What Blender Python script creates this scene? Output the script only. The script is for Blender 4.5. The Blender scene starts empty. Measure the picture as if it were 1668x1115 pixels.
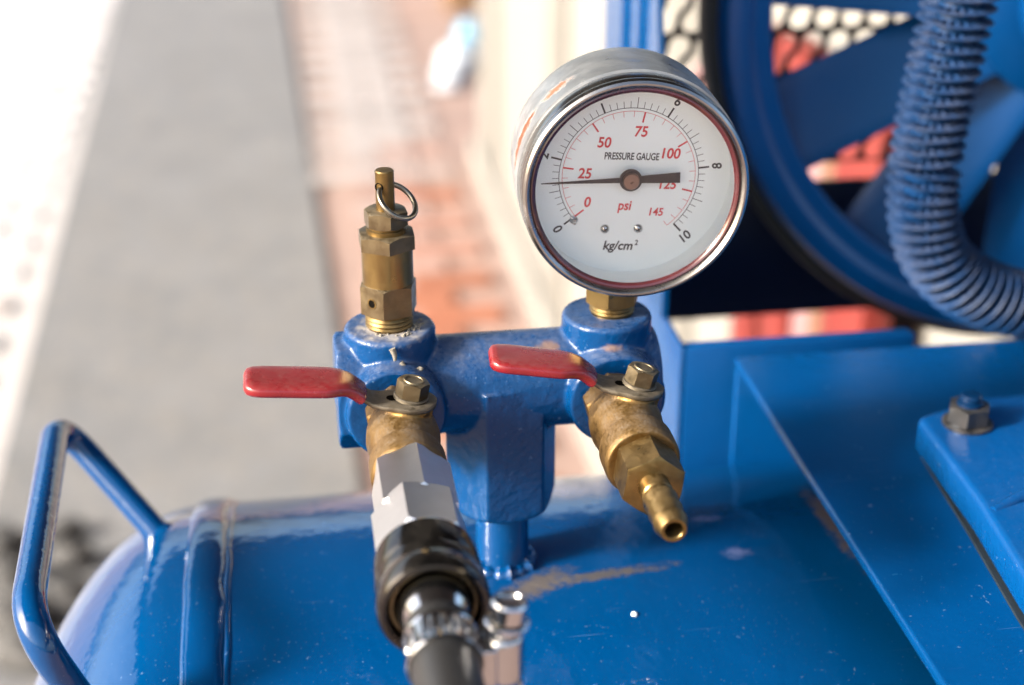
import bpy, bmesh, math, random
from mathutils import Vector, Matrix

random.seed(7)
S = 0.001            # the scene is measured in millimetres, built in metres
GZ = 1100.0          # camera height above the paving, mm
rad = math.radians
scene = bpy.context.scene
col = scene.collection

# ------------------------------------------------------------------ camera
cam_data = bpy.data.cameras.new('camera')
cam = bpy.data.objects.new('camera', cam_data)
col.objects.link(cam)
cam.location = (0, 0, GZ * S)
cam.rotation_euler = (rad(90 - 25), 0, rad(-8.5))
cam_data.sensor_width = 36
cam_data.lens = 36 * 2582 / 1668
cam_data.clip_start = 0.02
cam_data.clip_end = 500
cam_data.dof.use_dof = True
cam_data.dof.focus_distance = 0.452
cam_data.dof.aperture_fstop = 6.6
scene.camera = cam

# ------------------------------------------------------------------ sky and sun
SUN_EL, SUN_AZ = 25.0, -106.0          # azimuth measured from +Y towards +X (negative = left)
world = bpy.data.worlds.new('World')
scene.world = world
world.use_nodes = True
wn = world.node_tree.nodes
wl = world.node_tree.links
bg = wn['Background']
sky = wn.new('ShaderNodeTexSky')
sky.sky_type = 'NISHITA'
sky.sun_disc = False
sky.sun_elevation = rad(SUN_EL)
sky.sun_rotation = rad(SUN_AZ)
sky.air_density = 1.0
sky.dust_density = 6.0
wl.new(sky.outputs[0], bg.inputs[0])
bg.inputs[1].default_value = 0.125
sun_data = bpy.data.lights.new('sun', 'SUN')
sun = bpy.data.objects.new('sun', sun_data)
col.objects.link(sun)
sun_data.energy = 2.6
sun_data.angle = rad(10)
sun_data.color = (1.0, 0.975, 0.94)
sd = Vector((math.sin(rad(SUN_AZ)) * math.cos(rad(SUN_EL)), math.cos(rad(SUN_AZ)) * math.cos(rad(SUN_EL)), math.sin(rad(SUN_EL))))
sun.rotation_euler = (-sd).to_track_quat('-Z', 'Y').to_euler()
sun.location = (-3, 3, 5)

scene.view_settings.view_transform = 'Standard'
scene.view_settings.look = 'None'
scene.view_settings.exposure = 2.3
scene.view_settings.gamma = 1.0
scene.cycles.use_denoising = True
scene.cycles.max_bounces = 10
scene.cycles.diffuse_bounces = 5
scene.cycles.glossy_bounces = 6
scene.cycles.transparent_max_bounces = 16
scene.cycles.sample_clamp_indirect = 8.0

# ------------------------------------------------------------------ geometry helpers (millimetres)
X_, Y_, Z_ = Vector((1, 0, 0)), Vector((0, 1, 0)), Vector((0, 0, 1))


def frame(axis, up=None):
    w = Vector(axis).normalized()
    u = Vector(up) if up is not None else (Z_ if abs(w.z) < 0.9 else Y_)
    u = (u - w * u.dot(w)).normalized()
    return u, w.cross(u), w


class Geo:
    def __init__(s):
        s.v, s.f = [], []

    def add(s, vs, fs):
        o = len(s.v)
        s.v += [Vector(p) for p in vs]
        s.f += [tuple(i + o for i in q) for q in fs]
        return s

    def rings(s, rings, cap=True, closed=False):
        n = len(rings[0])
        o = len(s.v)
        for r in rings:
            s.v += [Vector(p) for p in r]
        m = len(rings)
        for k in range(m if closed else m - 1):
            a, b = o + k * n, o + ((k + 1) % m) * n
            for i in range(n):
                j = (i + 1) % n
                s.f.append((a + i, a + j, b + j, b + i))
        if cap and not closed:
            s.f.append(tuple(o + i for i in range(n))[::-1])
            s.f.append(tuple(o + (m - 1) * n + i for i in range(n)))
        return s

    def lathe(s, prof, org, axis, seg=48, closed=False, up=None):
        u, v, w = frame(axis, up)
        org = Vector(org)
        rr = []
        for r, t in prof:
            r = max(r, 0.004)
            rr.append([org + w * t + (u * math.cos(2 * math.pi * i / seg) + v * math.sin(2 * math.pi * i / seg)) * r for i in range(seg)])
        return s.rings(rr, True, closed)

    def hexnut(s, org, axis, r, t0, t1, rot=0.0, up=None, ch0=True, ch1=True, hole=0.0, sides=6, per=8, tan=0.55):
        u, v, w = frame(axis, up)
        org = Vector(org)
        rc = r * math.cos(math.pi / sides) * 0.985
        n = sides * per

        def rad_at(a):
            a = (a - rot) % (2 * math.pi / sides) - math.pi / sides
            return r * math.cos(math.pi / sides) / math.cos(a)

        def ring(fr, ft):
            out = []
            for i in range(n):
                a = rot + 2 * math.pi * i / n
                q = rad_at(a)
                out.append(org + w * ft(q) + (u * math.cos(a) + v * math.sin(a)) * fr(q))
            return out
        rr = []
        if hole:
            rr.append(ring(lambda q: hole, lambda q: t0))
        if ch0:
            rr.append(ring(lambda q: rc, lambda q: t0))
            rr.append(ring(lambda q: q, lambda q: t0 + (q - rc) * tan))
        else:
            rr.append(ring(lambda q: q, lambda q: t0))
        if ch1:
            rr.append(ring(lambda q: q, lambda q: t1 - (q - rc) * tan))
            rr.append(ring(lambda q: rc, lambda q: t1))
        else:
            rr.append(ring(lambda q: q, lambda q: t1))
        if hole:
            rr.append(ring(lambda q: hole, lambda q: t1))
            return s.rings(rr, False, True)
        return s.rings(rr)

    def tube(s, pts, r, seg=20, cap=True, closed=False):
        pts = [Vector(p) for p in pts]
        m = len(pts)
        rr = []
        u = None
        for i, p in enumerate(pts):
            if closed:
                t = (pts[(i + 1) % m] - pts[i - 1]).normalized()
            else:
                t = (pts[min(i + 1, m - 1)] - pts[max(i - 1, 0)]).normalized()
            if u is None:
                u = frame(t)[0]
            u = (u - t * u.dot(t)).normalized()
            v = t.cross(u)
            q = r(i / (m - 1)) if callable(r) else r
            rr.append([p + (u * math.cos(2 * math.pi * k / seg) + v * math.sin(2 * math.pi * k / seg)) * q for k in range(seg)])
        return s.rings(rr, cap, closed)

    def prism(s, poly, org, u, v, w, h):
        org, u, v, w = Vector(org), Vector(u), Vector(v), Vector(w)
        a = [org + u * x + v * y for x, y in poly]
        return s.rings([a, [p + w * h for p in a]])

    def box(s, lo, hi):
        x0, y0, z0 = lo
        x1, y1, z1 = hi
        return s.prism([(x0, y0), (x1, y0), (x1, y1), (x0, y1)], (0, 0, z0), X_, Y_, Z_, z1 - z0)

    def sphere(s, c, r, seg=32, n=16):
        return s.lathe([(r * math.sin(math.pi * i / n), -r * math.cos(math.pi * i / n)) for i in range(n + 1)], c, Z_, seg)

    def bevel(s, w, seg=2, ang=30):
        bm = s.bm()
        ed = [e for e in bm.edges if len(e.link_faces) == 2 and e.calc_face_angle(0) > rad(ang)]
        bmesh.ops.bevel(bm, geom=ed, offset=w, segments=seg, profile=0.5, affect='EDGES', clamp_overlap=True)
        s.v = [v.co.copy() for v in bm.verts]
        bm.verts.index_update()
        s.f = [tuple(v.index for v in f.verts) for f in bm.faces]
        bm.free()
        return s

    def bm(s):
        bm = bmesh.new()
        vs = [bm.verts.new(p) for p in s.v]
        for f in s.f:
            try:
                bm.faces.new([vs[i] for i in f])
            except ValueError:
                pass
        bmesh.ops.remove_doubles(bm, verts=bm.verts, dist=0.002)
        bmesh.ops.recalc_face_normals(bm, faces=bm.faces)
        bm.normal_update()
        return bm

    def remesh(s, voxel, it, fac=0.5):
        me = bpy.data.meshes.new('tmp')
        bm = s.bm()
        bm.to_mesh(me)
        bm.free()
        ob = bpy.data.objects.new('tmp', me)
        col.objects.link(ob)
        m = ob.modifiers.new('r', 'REMESH')
        m.mode = 'VOXEL'
        m.voxel_size = voxel
        if it:
            m = ob.modifiers.new('s', 'SMOOTH')
            m.factor = fac
            m.iterations = it
        ev = ob.evaluated_get(bpy.context.evaluated_depsgraph_get())
        e = ev.to_mesh()
        s.v = [v.co.copy() for v in e.vertices]
        s.f = [tuple(p.vertices) for p in e.polygons]
        ev.to_mesh_clear()
        bpy.data.objects.remove(ob)
        bpy.data.meshes.remove(me)
        return s


BASE = {}


def W(p):
    return Vector((p[0], p[1], p[2] + GZ)) * S


def props(o, label=None, category=None, group=None, kind=None):
    for k, v in (('label', label), ('category', category), ('group', group), ('kind', kind)):
        if v:
            o[k] = v
    return o


def thing(name, label, cat, base, group=None):
    o = bpy.data.objects.new(name, None)
    o.empty_display_size = 0.02
    col.objects.link(o)
    o.location = W(base)
    BASE[o] = Vector(base)
    return props(o, label, cat, group)


def mesh_of(name, geo, mat, base, ang=32, smooth=True):
    me = bpy.data.meshes.new(name)
    if isinstance(geo, Geo):
        bm = geo.bm()
        for v in bm.verts:
            v.co = (v.co - base) * S
        bm.to_mesh(me)
        bm.free()
    if smooth:
        me.polygons.foreach_set('use_smooth', [True] * len(me.polygons))
        me.set_sharp_from_angle(angle=rad(ang))
    me.materials.append(mat)
    return me


def part(name, geo, mat, parent, ang=32, smooth=True, label=None):
    base = BASE[parent]
    me = mesh_of(name, geo, mat, base, ang, smooth)
    o = bpy.data.objects.new(name, me)
    col.objects.link(o)
    o.parent = parent
    BASE[o] = base
    if label:
        o['label'] = label
    return o


def solo(name, geo, mat, base, ang=32, smooth=True, **kw):
    me = mesh_of(name, geo, mat, Vector(base), ang, smooth)
    o = bpy.data.objects.new(name, me)
    col.objects.link(o)
    o.location = W(base)
    BASE[o] = Vector(base)
    return props(o, **kw)


# ------------------------------------------------------------------ material helpers
class M:
    def __init__(s, name):
        s.m = bpy.data.materials.new(name)
        s.m.use_nodes = True
        s.t = s.m.node_tree
        s.n = s.t.nodes
        s.p = s.n['Principled BSDF']
        s.tc = s.n.new('ShaderNodeTexCoord')

    def link(s, a, b):
        s.t.links.new(a, b)

    def new(s, k, **kw):
        n = s.n.new('ShaderNode' + k)
        for a, b in kw.items():
            setattr(n, a, b)
        return n

    def set(s, **kw):
        for k, v in kw.items():
            k = k.replace('_', ' ')
            i = s.p.inputs[k]
            if hasattr(v, 'is_linked'):
                s.link(v, i)
            elif isinstance(v, tuple) and len(v) == 3:
                i.default_value = (*v, 1)
            else:
                i.default_value = v
        return s

    def coord(s, scale=(1, 1, 1), loc=(0, 0, 0), rot=(0, 0, 0), src='Object'):
        mp = s.new('Mapping')
        mp.vector_type = 'POINT'
        mp.inputs['Location'].default_value = loc
        mp.inputs['Rotation'].default_value = rot
        mp.inputs['Scale'].default_value = scale
        s.link(s.tc.outputs[src], mp.inputs[0])
        return mp.outputs[0]

    def noise(s, scale, detail=4, rough=0.55, vec=None, dist=0.0):
        n = s.new('TexNoise')
        n.inputs['Scale'].default_value = scale
        n.inputs['Detail'].default_value = detail
        n.inputs['Roughness'].default_value = rough
        n.inputs['Distortion'].default_value = dist
        s.link(vec if vec is not None else s.tc.outputs['Object'], n.inputs['Vector'])
        return n.outputs['Fac']

    def ramp(s, fac, lo, hi, a=0.0, b=1.0, smooth=False):
        r = s.new('MapRange')
        r.interpolation_type = 'SMOOTHSTEP' if smooth else 'LINEAR'
        r.clamp = True
        s.link(fac, r.inputs[0])
        for i, v in zip((1, 2, 3, 4), (lo, hi, a, b)):
            r.inputs[i].default_value = v
        return r.outputs[0]

    def math(s, op, a, b=0.0, c=None):
        n = s.new('Math', operation=op)
        for i, v in enumerate((a, b) if c is None else (a, b, c)):
            if hasattr(v, 'is_linked'):
                s.link(v, n.inputs[i])
            else:
                n.inputs[i].default_value = v
        return n.outputs[0]

    def mix(s, fac, a, b):
        n = s.new('Mix', data_type='RGBA')
        for i, v in ((0, fac), (6, a), (7, b)):
            if hasattr(v, 'is_linked'):
                s.link(v, n.inputs[i])
            elif isinstance(v, tuple):
                n.inputs[i].default_value = (*v, 1)
            else:
                n.inputs[i].default_value = v
        return n.outputs[2]

    def up(s):
        g = s.new('NewGeometry')
        x = s.new('SeparateXYZ')
        s.link(g.outputs['Normal'], x.inputs[0])
        return x.outputs[2]

    def bump(s, h, strength, dist, normal=None):
        b = s.new('Bump')
        b.inputs['Strength'].default_value = strength
        b.inputs['Distance'].default_value = dist
        s.link(h, b.inputs['Height'])
        if normal is not None:
            s.link(normal, b.inputs['Normal'])
        return b.outputs[0]

    def blob(s, loc, size, rot=0.0, edge=0.5, nscale=120.0, namp=0.8):
        """1 inside a ragged ellipsoid (mm, local to the thing), 0 outside"""
        v = s.new('VectorMath', operation='SUBTRACT')
        s.link(s.tc.outputs['Object'], v.inputs[0])
        v.inputs[1].default_value = tuple(c * S for c in loc)
        r = s.new('VectorRotate', rotation_type='Z_AXIS')
        s.link(v.outputs[0], r.inputs['Vector'])
        r.inputs['Angle'].default_value = rot
        m = s.new('VectorMath', operation='DIVIDE')
        s.link(r.outputs[0], m.inputs[0])
        m.inputs[1].default_value = tuple(c * S for c in size)
        ln = s.new('VectorMath', operation='LENGTH')
        s.link(m.outputs[0], ln.inputs[0])
        nz = s.noise(nscale, 6, 0.65)
        d = s.math('ADD', ln.outputs['Value'], s.math('MULTIPLY', s.math('SUBTRACT', nz, 0.5), namp * 2))
        return s.ramp(d, 1.0, 1.0 - edge, 0, 1, True)


def blue(name, base=(0.0001, 0.0325, 0.112), rough=0.16, dust=0.0, cast=0.0, specks=0.14, coat=0.0, stains=(), dustcol=(0.1426, 0.1457, 0.1674), upmin=0.55, spec=0.25):
    a = M(name)
    big = a.noise(14, 3)
    fine = a.noise(700, 2)
    c = a.mix(a.ramp(big, 0.35, 0.7), base, tuple(x * 0.88 for x in base))
    rgh = a.ramp(a.noise(60, 6, 0.7), 0.2, 0.85, rough * 0.8, rough * 1.4)
    # dust specks
    sp = a.ramp(a.noise(420, 2, 0.6), 0.70, 0.76)
    c = a.mix(a.math('MULTIPLY', sp, specks), c, (0.30, 0.45, 0.62))
    sc1 = a.ramp(a.noise(1, 2, 0.5, a.coord((25, 900, 25), rot=(0.3, 0.2, 0.6))), 0.70, 0.76)
    sc1 = a.math('MULTIPLY', sc1, a.ramp(a.noise(30, 2), 0.5, 0.62))
    c = a.mix(a.math('MULTIPLY', sc1, 0.22), c, (0.12, 0.2, 0.33))
    tiny = a.ramp(a.noise(1300, 1, 0.5), 0.72, 0.78)
    c = a.mix(a.math('MULTIPLY', tiny, specks * 1.6), c, (0.16, 0.22, 0.30))
    if dust:
        um = a.ramp(a.up(), upmin - 0.35, upmin + 0.4)
        nz = a.math('MULTIPLY', a.ramp(a.noise(55, 6, 0.7), 0.30, 0.68), a.ramp(a.noise(600, 3, 0.7), 0.25, 0.62))
        df = a.math('MULTIPLY', a.math('MULTIPLY', um, nz), dust)
        c = a.mix(df, c, dustcol)
        rgh = a.math('ADD', rgh, a.math('MULTIPLY', df, 0.45))
    for msk, scol, srgh in (f(a) for f in stains):
        c = a.mix(msk, c, scol)
        rgh = a.math('ADD', rgh, a.math('MULTIPLY', msk, srgh))
    h = a.noise(160, 2)
    nrm = a.bump(h, 0.22, 0.0010)
    if cast:
        nrm = a.bump(a.noise(330, 4, 0.6), cast, 0.0011, nrm)
    nrm = a.bump(fine, 0.05, 0.0003, nrm)
    a.set(Base_Color=c, Roughness=rgh, Normal=nrm)
    a.p.inputs['IOR'].default_value = 1.5
    a.p.inputs['Specular IOR Level'].default_value = spec
    return a.m


def metal(name, base, rough=0.3, var=0.25, scale=90, tarn=None, tarn_amt=0.0, dust=0.0, dustcol=(0.30, 0.24, 0.16), bump=0.1, bscale=500, metallic=1.0, stains=(), brush=None):
    a = M(name)
    n1 = a.noise(scale, 5, 0.6)
    c = a.mix(a.ramp(n1, 0.3, 0.7), base, tuple(x * (1 - var) for x in base))
    rgh = a.ramp(a.noise(scale * 1.7, 4), 0.3, 0.7, rough * 0.75, rough * 1.35)
    met = None
    if tarn:
        t = a.math('MULTIPLY', a.ramp(a.noise(scale * 0.6, 6, 0.7), 0.45, 0.7), tarn_amt)
        c = a.mix(t, c, tarn)
        rgh = a.math('ADD', rgh, a.math('MULTIPLY', t, 0.2))
    mfac = a.math('ADD', 0.0, metallic)
    if dust:
        um = a.ramp(a.up(), -0.1, 0.85)
        nz = a.math('MULTIPLY', a.ramp(a.noise(130, 6, 0.7), 0.32, 0.62), a.ramp(a.noise(1500, 3, 0.7), 0.2, 0.6))
        df = a.math('MULTIPLY', a.math('MULTIPLY', a.math('ADD', um, 0.15), nz), dust)
        c = a.mix(df, c, dustcol)
        mfac = a.math('SUBTRACT', mfac, a.math('MULTIPLY', df, 0.95))
        rgh = a.math('ADD', rgh, a.math('MULTIPLY', df, 0.5))
    for msk, scol, srgh in (f(a) for f in stains):
        c = a.mix(msk, c, scol)
        rgh = a.math('ADD', rgh, a.math('MULTIPLY', msk, srgh))
        mfac = a.math('SUBTRACT', mfac, msk)
    h = a.noise(bscale, 4, 0.6)
    nrm = a.bump(h, bump, 0.0004)
    if brush:
        nrm = a.bump(a.noise(1, 3, 0.6, a.coord(brush)), 0.12, 0.0003, nrm)
    a.set(Base_Color=c, Roughness=rgh, Metallic=mfac, Normal=nrm)
    return a.m


def plain(name, base, rough=0.5, var=0.2, scale=40, metallic=0.0, bump=0.0, bscale=300, coat=0.0, bdist=0.0005, spec=0.5):
    a = M(name)
    c = a.mix(a.ramp(a.noise(scale, 5, 0.6), 0.3, 0.7), base, tuple(x * (1 - var) for x in base))
    a.set(Base_Color=c, Roughness=rough, Metallic=metallic, Coat_Weight=coat)
    a.p.inputs['Specular IOR Level'].default_value = spec
    if bump:
        a.set(Normal=a.bump(a.noise(bscale, 5, 0.6), bump, bdist))
    return a.m


def rust_spot(loc, size, rot=0.0, colr=(0.16, 0.085, 0.05), amt=1.0, nscale=260.0, namp=0.7, edge=0.4, rgh=0.5):
    return lambda a: (a.math('MULTIPLY', a.blob(loc, size, rot, edge, nscale, namp), amt), colr, rgh)


BLUE_TANK = blue('blue_gloss_tank', rough=0.07, spec=0.5, stains=(
    # dried mud streak beside the riser, in millimetres from the tank's base point (under the riser, on the axis)
    rust_spot((32, -13, 187.5), (30, 3.6, 14), rad(-6), (0.052, 0.045, 0.039), 0.9, 340, 0.9, 0.8),
    rust_spot((10, -15, 187.5), (18, 7.5, 14), rad(-24), (0.058, 0.049, 0.042), 0.92, 340, 0.8, 0.8),
    rust_spot((116, 8, 187), (6, 34, 20), rad(-3), (0.06, 0.043, 0.032), 0.8, 260, 0.9, 0.7),
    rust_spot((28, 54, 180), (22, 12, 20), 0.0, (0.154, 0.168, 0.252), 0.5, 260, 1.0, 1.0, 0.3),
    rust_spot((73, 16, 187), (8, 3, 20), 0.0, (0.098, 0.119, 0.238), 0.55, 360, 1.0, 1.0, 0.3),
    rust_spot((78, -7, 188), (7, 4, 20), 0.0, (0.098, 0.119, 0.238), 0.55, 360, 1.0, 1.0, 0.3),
))
BLUE_GLOSS = blue('blue_gloss_steel', rough=0.08, spec=0.5)
BLUE_PLATE = blue('blue_plate', base=(0.0001, 0.0360, 0.128), rough=0.22, specks=0.12)
BLUE_CAST = blue('blue_cast_iron', base=(0.0001, 0.0300, 0.104), rough=0.22, dust=0.45, cast=0.38, coat=0.35, stains=(
    rust_spot((14, -8.5, 34.5), (5, 5, 5), 0.0, (0.14, 0.084, 0.056), 0.8, 300, 0.8, 0.6),
    rust_spot((-33, -2, 42), (13, 13, 4), 0.0, (0.294, 0.266, 0.224), 0.75, 300, 0.9, 0.7),
    rust_spot((33.5, -13, 36), (4, 4, 2), 0.0, (0.154, 0.091, 0.056), 0.7, 400, 0.8, 0.6),
    rust_spot((12, -17.5, 14), (2.5, 3, 3), 0.0, (0.084, 0.049, 0.035), 0.7, 400, 0.8, 0.6),
))
BLUE_FOOT = blue('blue_pump_casting', base=(0.0001, 0.0400, 0.142), rough=0.2, dust=0.04, cast=0.15, spec=0.2)
BLUE_WHEEL = blue('blue_wheel', base=(0.0001, 0.0360, 0.130), rough=0.34, specks=0.0, coat=0.2)
BLUE_RIM = blue('blue_rim', base=(0.0001, 0.052, 0.19), rough=0.3, specks=0.0, spec=0.4)
STUD = blue('dark_painted_stud', base=(0.0004, 0.012, 0.04), rough=0.3, specks=0.0)
SHADED_BLUE = plain('shaded_panel_blue', (0.0004, 0.007, 0.034), 0.4, 0.2, 20)  # guard blue darkened to near black: the panel's shade put into its colour
BLUE_FIN = blue('blue_dusty_fins', base=(0.0001, 0.0270, 0.095), rough=0.35, dust=0.7, coat=0.1, dustcol=(0.066, 0.059, 0.055), upmin=0.4)
BRASS = metal('brass', (0.2046, 0.1353, 0.0495), 0.30, 0.25, 150, (0.0792, 0.0462, 0.0165), 0.6, 0.3, (0.132, 0.1056, 0.066), 0.10)
BRASS_GREY = metal('tarnished_brass', (0.1716, 0.132, 0.0759), 0.34, 0.25, 150, (0.066, 0.0462, 0.0231), 0.55, 0.4, (0.1452, 0.1254, 0.0957), 0.12)
BRASS_DIRTY = metal('dusty_cast_brass', (0.1716, 0.099, 0.02838), 0.36, 0.35, 130, (0.0726, 0.0363, 0.01188), 0.75, 0.95, (0.0825, 0.0594, 0.0363), 0.40, 480)
STEEL_LEVER = metal('dusty_lever_steel', (0.1584, 0.1353, 0.099), 0.38, 0.25, 150, (0.066, 0.0495, 0.033), 0.5, 0.9, (0.0825, 0.066, 0.0462), 0.2)
STEEL_CASE = metal('zinc_plated_steel', (0.36, 0.375, 0.39), 0.36, 0.2, 110, (0.20, 0.21, 0.215), 0.6, 0.0, bump=0.12, metallic=0.85, stains=(
    rust_spot((-28.0, 1.0, 57), (8, 3.4, 17), 0.0, (0.085, 0.026, 0.008), 1.0, 420, 1.0, 0.5),
    rust_spot((-18.5, 0.0, 71.5), (7, 3.2, 6), 0.0, (0.10, 0.038, 0.013), 0.95, 420, 1.0, 0.5),
))
CHROME = metal('chrome', (0.50, 0.50, 0.50), 0.15, 0.12, 60, (0.4, 0.38, 0.36), 0.3, 0.0, bump=0.03)
ZINC = plain('brushed_zinc', (0.58, 0.58, 0.59), 0.34, 0.08, 200, metallic=1.0)
DARK_STEEL = metal('dark_turned_steel', (0.062, 0.062, 0.063), 0.13, 0.25, 60, (0.03, 0.029, 0.028), 0.5, 0.12, bump=0.05)
NUT_STEEL = metal('grey_nut_steel', (0.085, 0.088, 0.092), 0.38, 0.3, 120, (0.0924, 0.0726, 0.0594), 0.5, 0.4, (0.0924, 0.0759, 0.0627), 0.15)
WIRE = metal('ring_wire', (0.2376, 0.2178, 0.1782), 0.30, 0.2, 150, (0.165, 0.132, 0.0924), 0.4, 0.0, bump=0.04)
COPPER = metal('copper_cap', (0.264, 0.1782, 0.1419), 0.36, 0.15, 300, bump=0.04)
RUBBER = plain('black_rubber', (0.009, 0.009, 0.0095), 0.5, 0.3, 60, bump=0.15, bscale=400)
BELT = plain('belt_rubber', (0.022, 0.023, 0.022), 0.55, 0.3, 40)
GASKET = plain('red_brown_gasket', (0.042, 0.008, 0.010), 0.25, 0.25, 200, coat=0.3)
DIAL = plain('white_dial_enamel', (0.80, 0.85, 0.85), 0.45, 0.03, 60)
INK = plain('black_ink', (0.018, 0.018, 0.022), 0.5, 0.1, 100)
INK_RED = plain('red_ink', (0.62, 0.035, 0.045), 0.5, 0.1, 100)
NEEDLE = plain('black_needle', (0.020, 0.016, 0.018), 0.45, 0.3, 300)
TAR = plain('black_sealant', (0.012, 0.018, 0.022), 0.5, 0.4, 90, bump=0.3)
SPIDER = plain('dried_thread_sealant', (0.1782, 0.1584, 0.1254), 0.85, 0.4, 300, bump=0.5)
HOLE = plain('dark_bore', (0.004, 0.0035, 0.003), 0.9, 0.1, 50, spec=0.0)
MESHM = plain('black_guard_sheet', (0.010, 0.010, 0.012), 0.55, 0.2, 50)


def red_vinyl():
    a = M('red_vinyl_grip')
    c = a.mix(a.ramp(a.noise(90, 4), 0.3, 0.7), (0.1295, 0.0049, 0.0084), (0.1015, 0.0042, 0.0063))
    sp = a.math('MULTIPLY', a.ramp(a.noise(900, 2), 0.66, 0.74), 0.35)
    um = a.math('MULTIPLY', a.ramp(a.up(), 0.3, 1.0), a.ramp(a.noise(500, 5, 0.7), 0.3, 0.65, 0, 0.22))
    c = a.mix(a.math('MAXIMUM', sp, um), c, (0.168, 0.098, 0.0875))
    r = a.ramp(a.noise(110, 4), 0.3, 0.7, 0.22, 0.34)
    a.set(Base_Color=c, Roughness=r, Normal=a.bump(a.noise(220, 3), 0.12, 0.0006))
    return a.m


RED_GRIP = red_vinyl()


def pane():
    a = M('gauge_glass')
    n = a.n
    tr = a.new('BsdfTransparent')
    gl = a.new('BsdfGlossy')
    gl.inputs['Roughness'].default_value = 0.03
    fr = a.new('Fresnel')
    fr.inputs['IOR'].default_value = 1.45
    mx = a.new('MixShader')
    a.link(fr.outputs[0], mx.inputs[0])
    a.link(tr.outputs[0], mx.inputs[1])
    a.link(gl.outputs[0], mx.inputs[2])
    a.link(mx.outputs[0], n['Material Output'].inputs['Surface'])
    return a.m


GLASS = pane()


def brick_mat(name, base, dusty, amt):
    a = M(name)
    oi = a.new('ObjectInfo')
    nz = a.noise(9, 5, 0.65)
    c = a.mix(oi.outputs['Random'], base, tuple(x * 0.72 for x in base))
    c = a.mix(a.math('MULTIPLY', a.ramp(nz, 0.35, 0.75), amt), c, dusty)
    a.set(Base_Color=c, Roughness=0.8, Normal=a.bump(a.noise(90, 5), 0.3, 0.003))
    return a.m


def lerp3(p, q, t):
    return tuple(x + (y - x) * t for x, y in zip(p, q))


BRICKS = [brick_mat('clay_paver_%d' % i, lerp3((0.20, 0.063, 0.030), (0.25, 0.222, 0.215), i / 4), lerp3((0.235, 0.115, 0.072), (0.27, 0.255, 0.25), i / 4), 0.6) for i in range(5)]
BRICK_WHITE = brick_mat('chalky_paver', (0.36, 0.35, 0.36), (0.40, 0.40, 0.41), 0.6)
SAND = plain('joint_sand', (0.24, 0.165, 0.14), 0.9, 0.3, 8, bump=0.3, bscale=200)


CHALK = plain('chalky_joint', (0.33, 0.315, 0.31), 0.9, 0.2, 8, bump=0.2, bscale=200)


def asphalt():
    a = M('grey_concrete_strip')
    n1 = a.noise(6.0, 6, 0.7)
    n2 = a.noise(22, 5, 0.7)
    n3 = a.noise(90, 4, 0.7)
    c = a.mix(a.ramp(n1, 0.35, 0.65), (0.125, 0.127, 0.133), (0.085, 0.088, 0.093))
    c = a.mix(a.ramp(n2, 0.42, 0.62, 0, 0.7), c, (0.14, 0.134, 0.128))
    c = a.mix(a.ramp(n3, 0.5, 0.66, 0, 0.8), c, (0.055, 0.054, 0.054))
    a.set(Base_Color=c, Roughness=0.85, Normal=a.bump(a.noise(120, 5), 0.4, 0.004))
    return a.m


ASPHALT = asphalt()
WALL = plain('cream_wall_paint', (0.165, 0.158, 0.144), 0.75, 0.12, 3, bump=0.2, bscale=60, bdist=0.003)
PILASTER = plain('grey_cream_render', (0.12, 0.114, 0.102), 0.8, 0.2, 5, bump=0.3, bscale=60, bdist=0.003)
ROOFM = plain('dark_roof_sheet', (0.025, 0.026, 0.03), 0.6, 0.3, 2)
RED_BOARD = plain('red_painted_board', (0.14, 0.0126, 0.0084), 0.5, 0.35, 6)
DKRED_BOARD = plain('dark_red_board', (0.0294, 0.00294, 0.00245), 0.5, 0.3, 6)
PINK_BOARD = plain('faded_pink_board', (0.196, 0.105, 0.1085), 0.6, 0.2, 6)
TAN_BOARD = plain('tan_board', (0.112, 0.056, 0.0315), 0.6, 0.3, 6)
CARD = plain('brown_cardboard', (0.168, 0.098, 0.0525), 0.8, 0.2, 6)
BAGBLUE = plain('light_blue_plastic', (0.049, 0.182, 0.294), 0.35, 0.2, 8)
BAGWHITE = plain('white_plastic', (0.306, 0.3315, 0.374), 0.35, 0.1, 8)
STONE = plain('dark_stone', (0.062, 0.060, 0.058), 0.85, 0.4, 20, bump=0.5, bscale=60, bdist=0.004)

# ------------------------------------------------------------------ setting
solo('ground', Geo().add([(-60000, -60000, -1112), (60000, -60000, -1112), (60000, 60000, -1112), (-60000, 60000, -1112)], [(0, 1, 2, 3)]), SAND, (0, 0, -1112), kind='structure')
g = Geo()
xl0, xl1, xr0, xr1 = -424, -478, 66, 26
n = 40
poly = [(xl0 + 22, 600)] + [(xl0 + (xl1 - xl0) * (y - 2000) / 3000, y) for y in (2000, 5000, 12000)] + [(xr0 + (xr1 - xr0) * (y - 2400) / 2500, y) for y in (12000, 4900, 2400)] + [(xr0 + 26, 600)]
g.prism(poly, (0, 0, -1112), X_, Y_, Z_, 10)
solo('road_strip', g, ASPHALT, (0, 2000, -1112), kind='structure')

def paving(lo, hi, mat):
    p = bpy.data.objects.new('brick_paving', mesh_of('brick_paving', Geo().box(lo, hi), mat, Vector((0, 2000, -1112))))
    col.objects.link(p)
    p.location = W((0, 2000, -1112))
    p['kind'] = 'structure'
    return p


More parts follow.
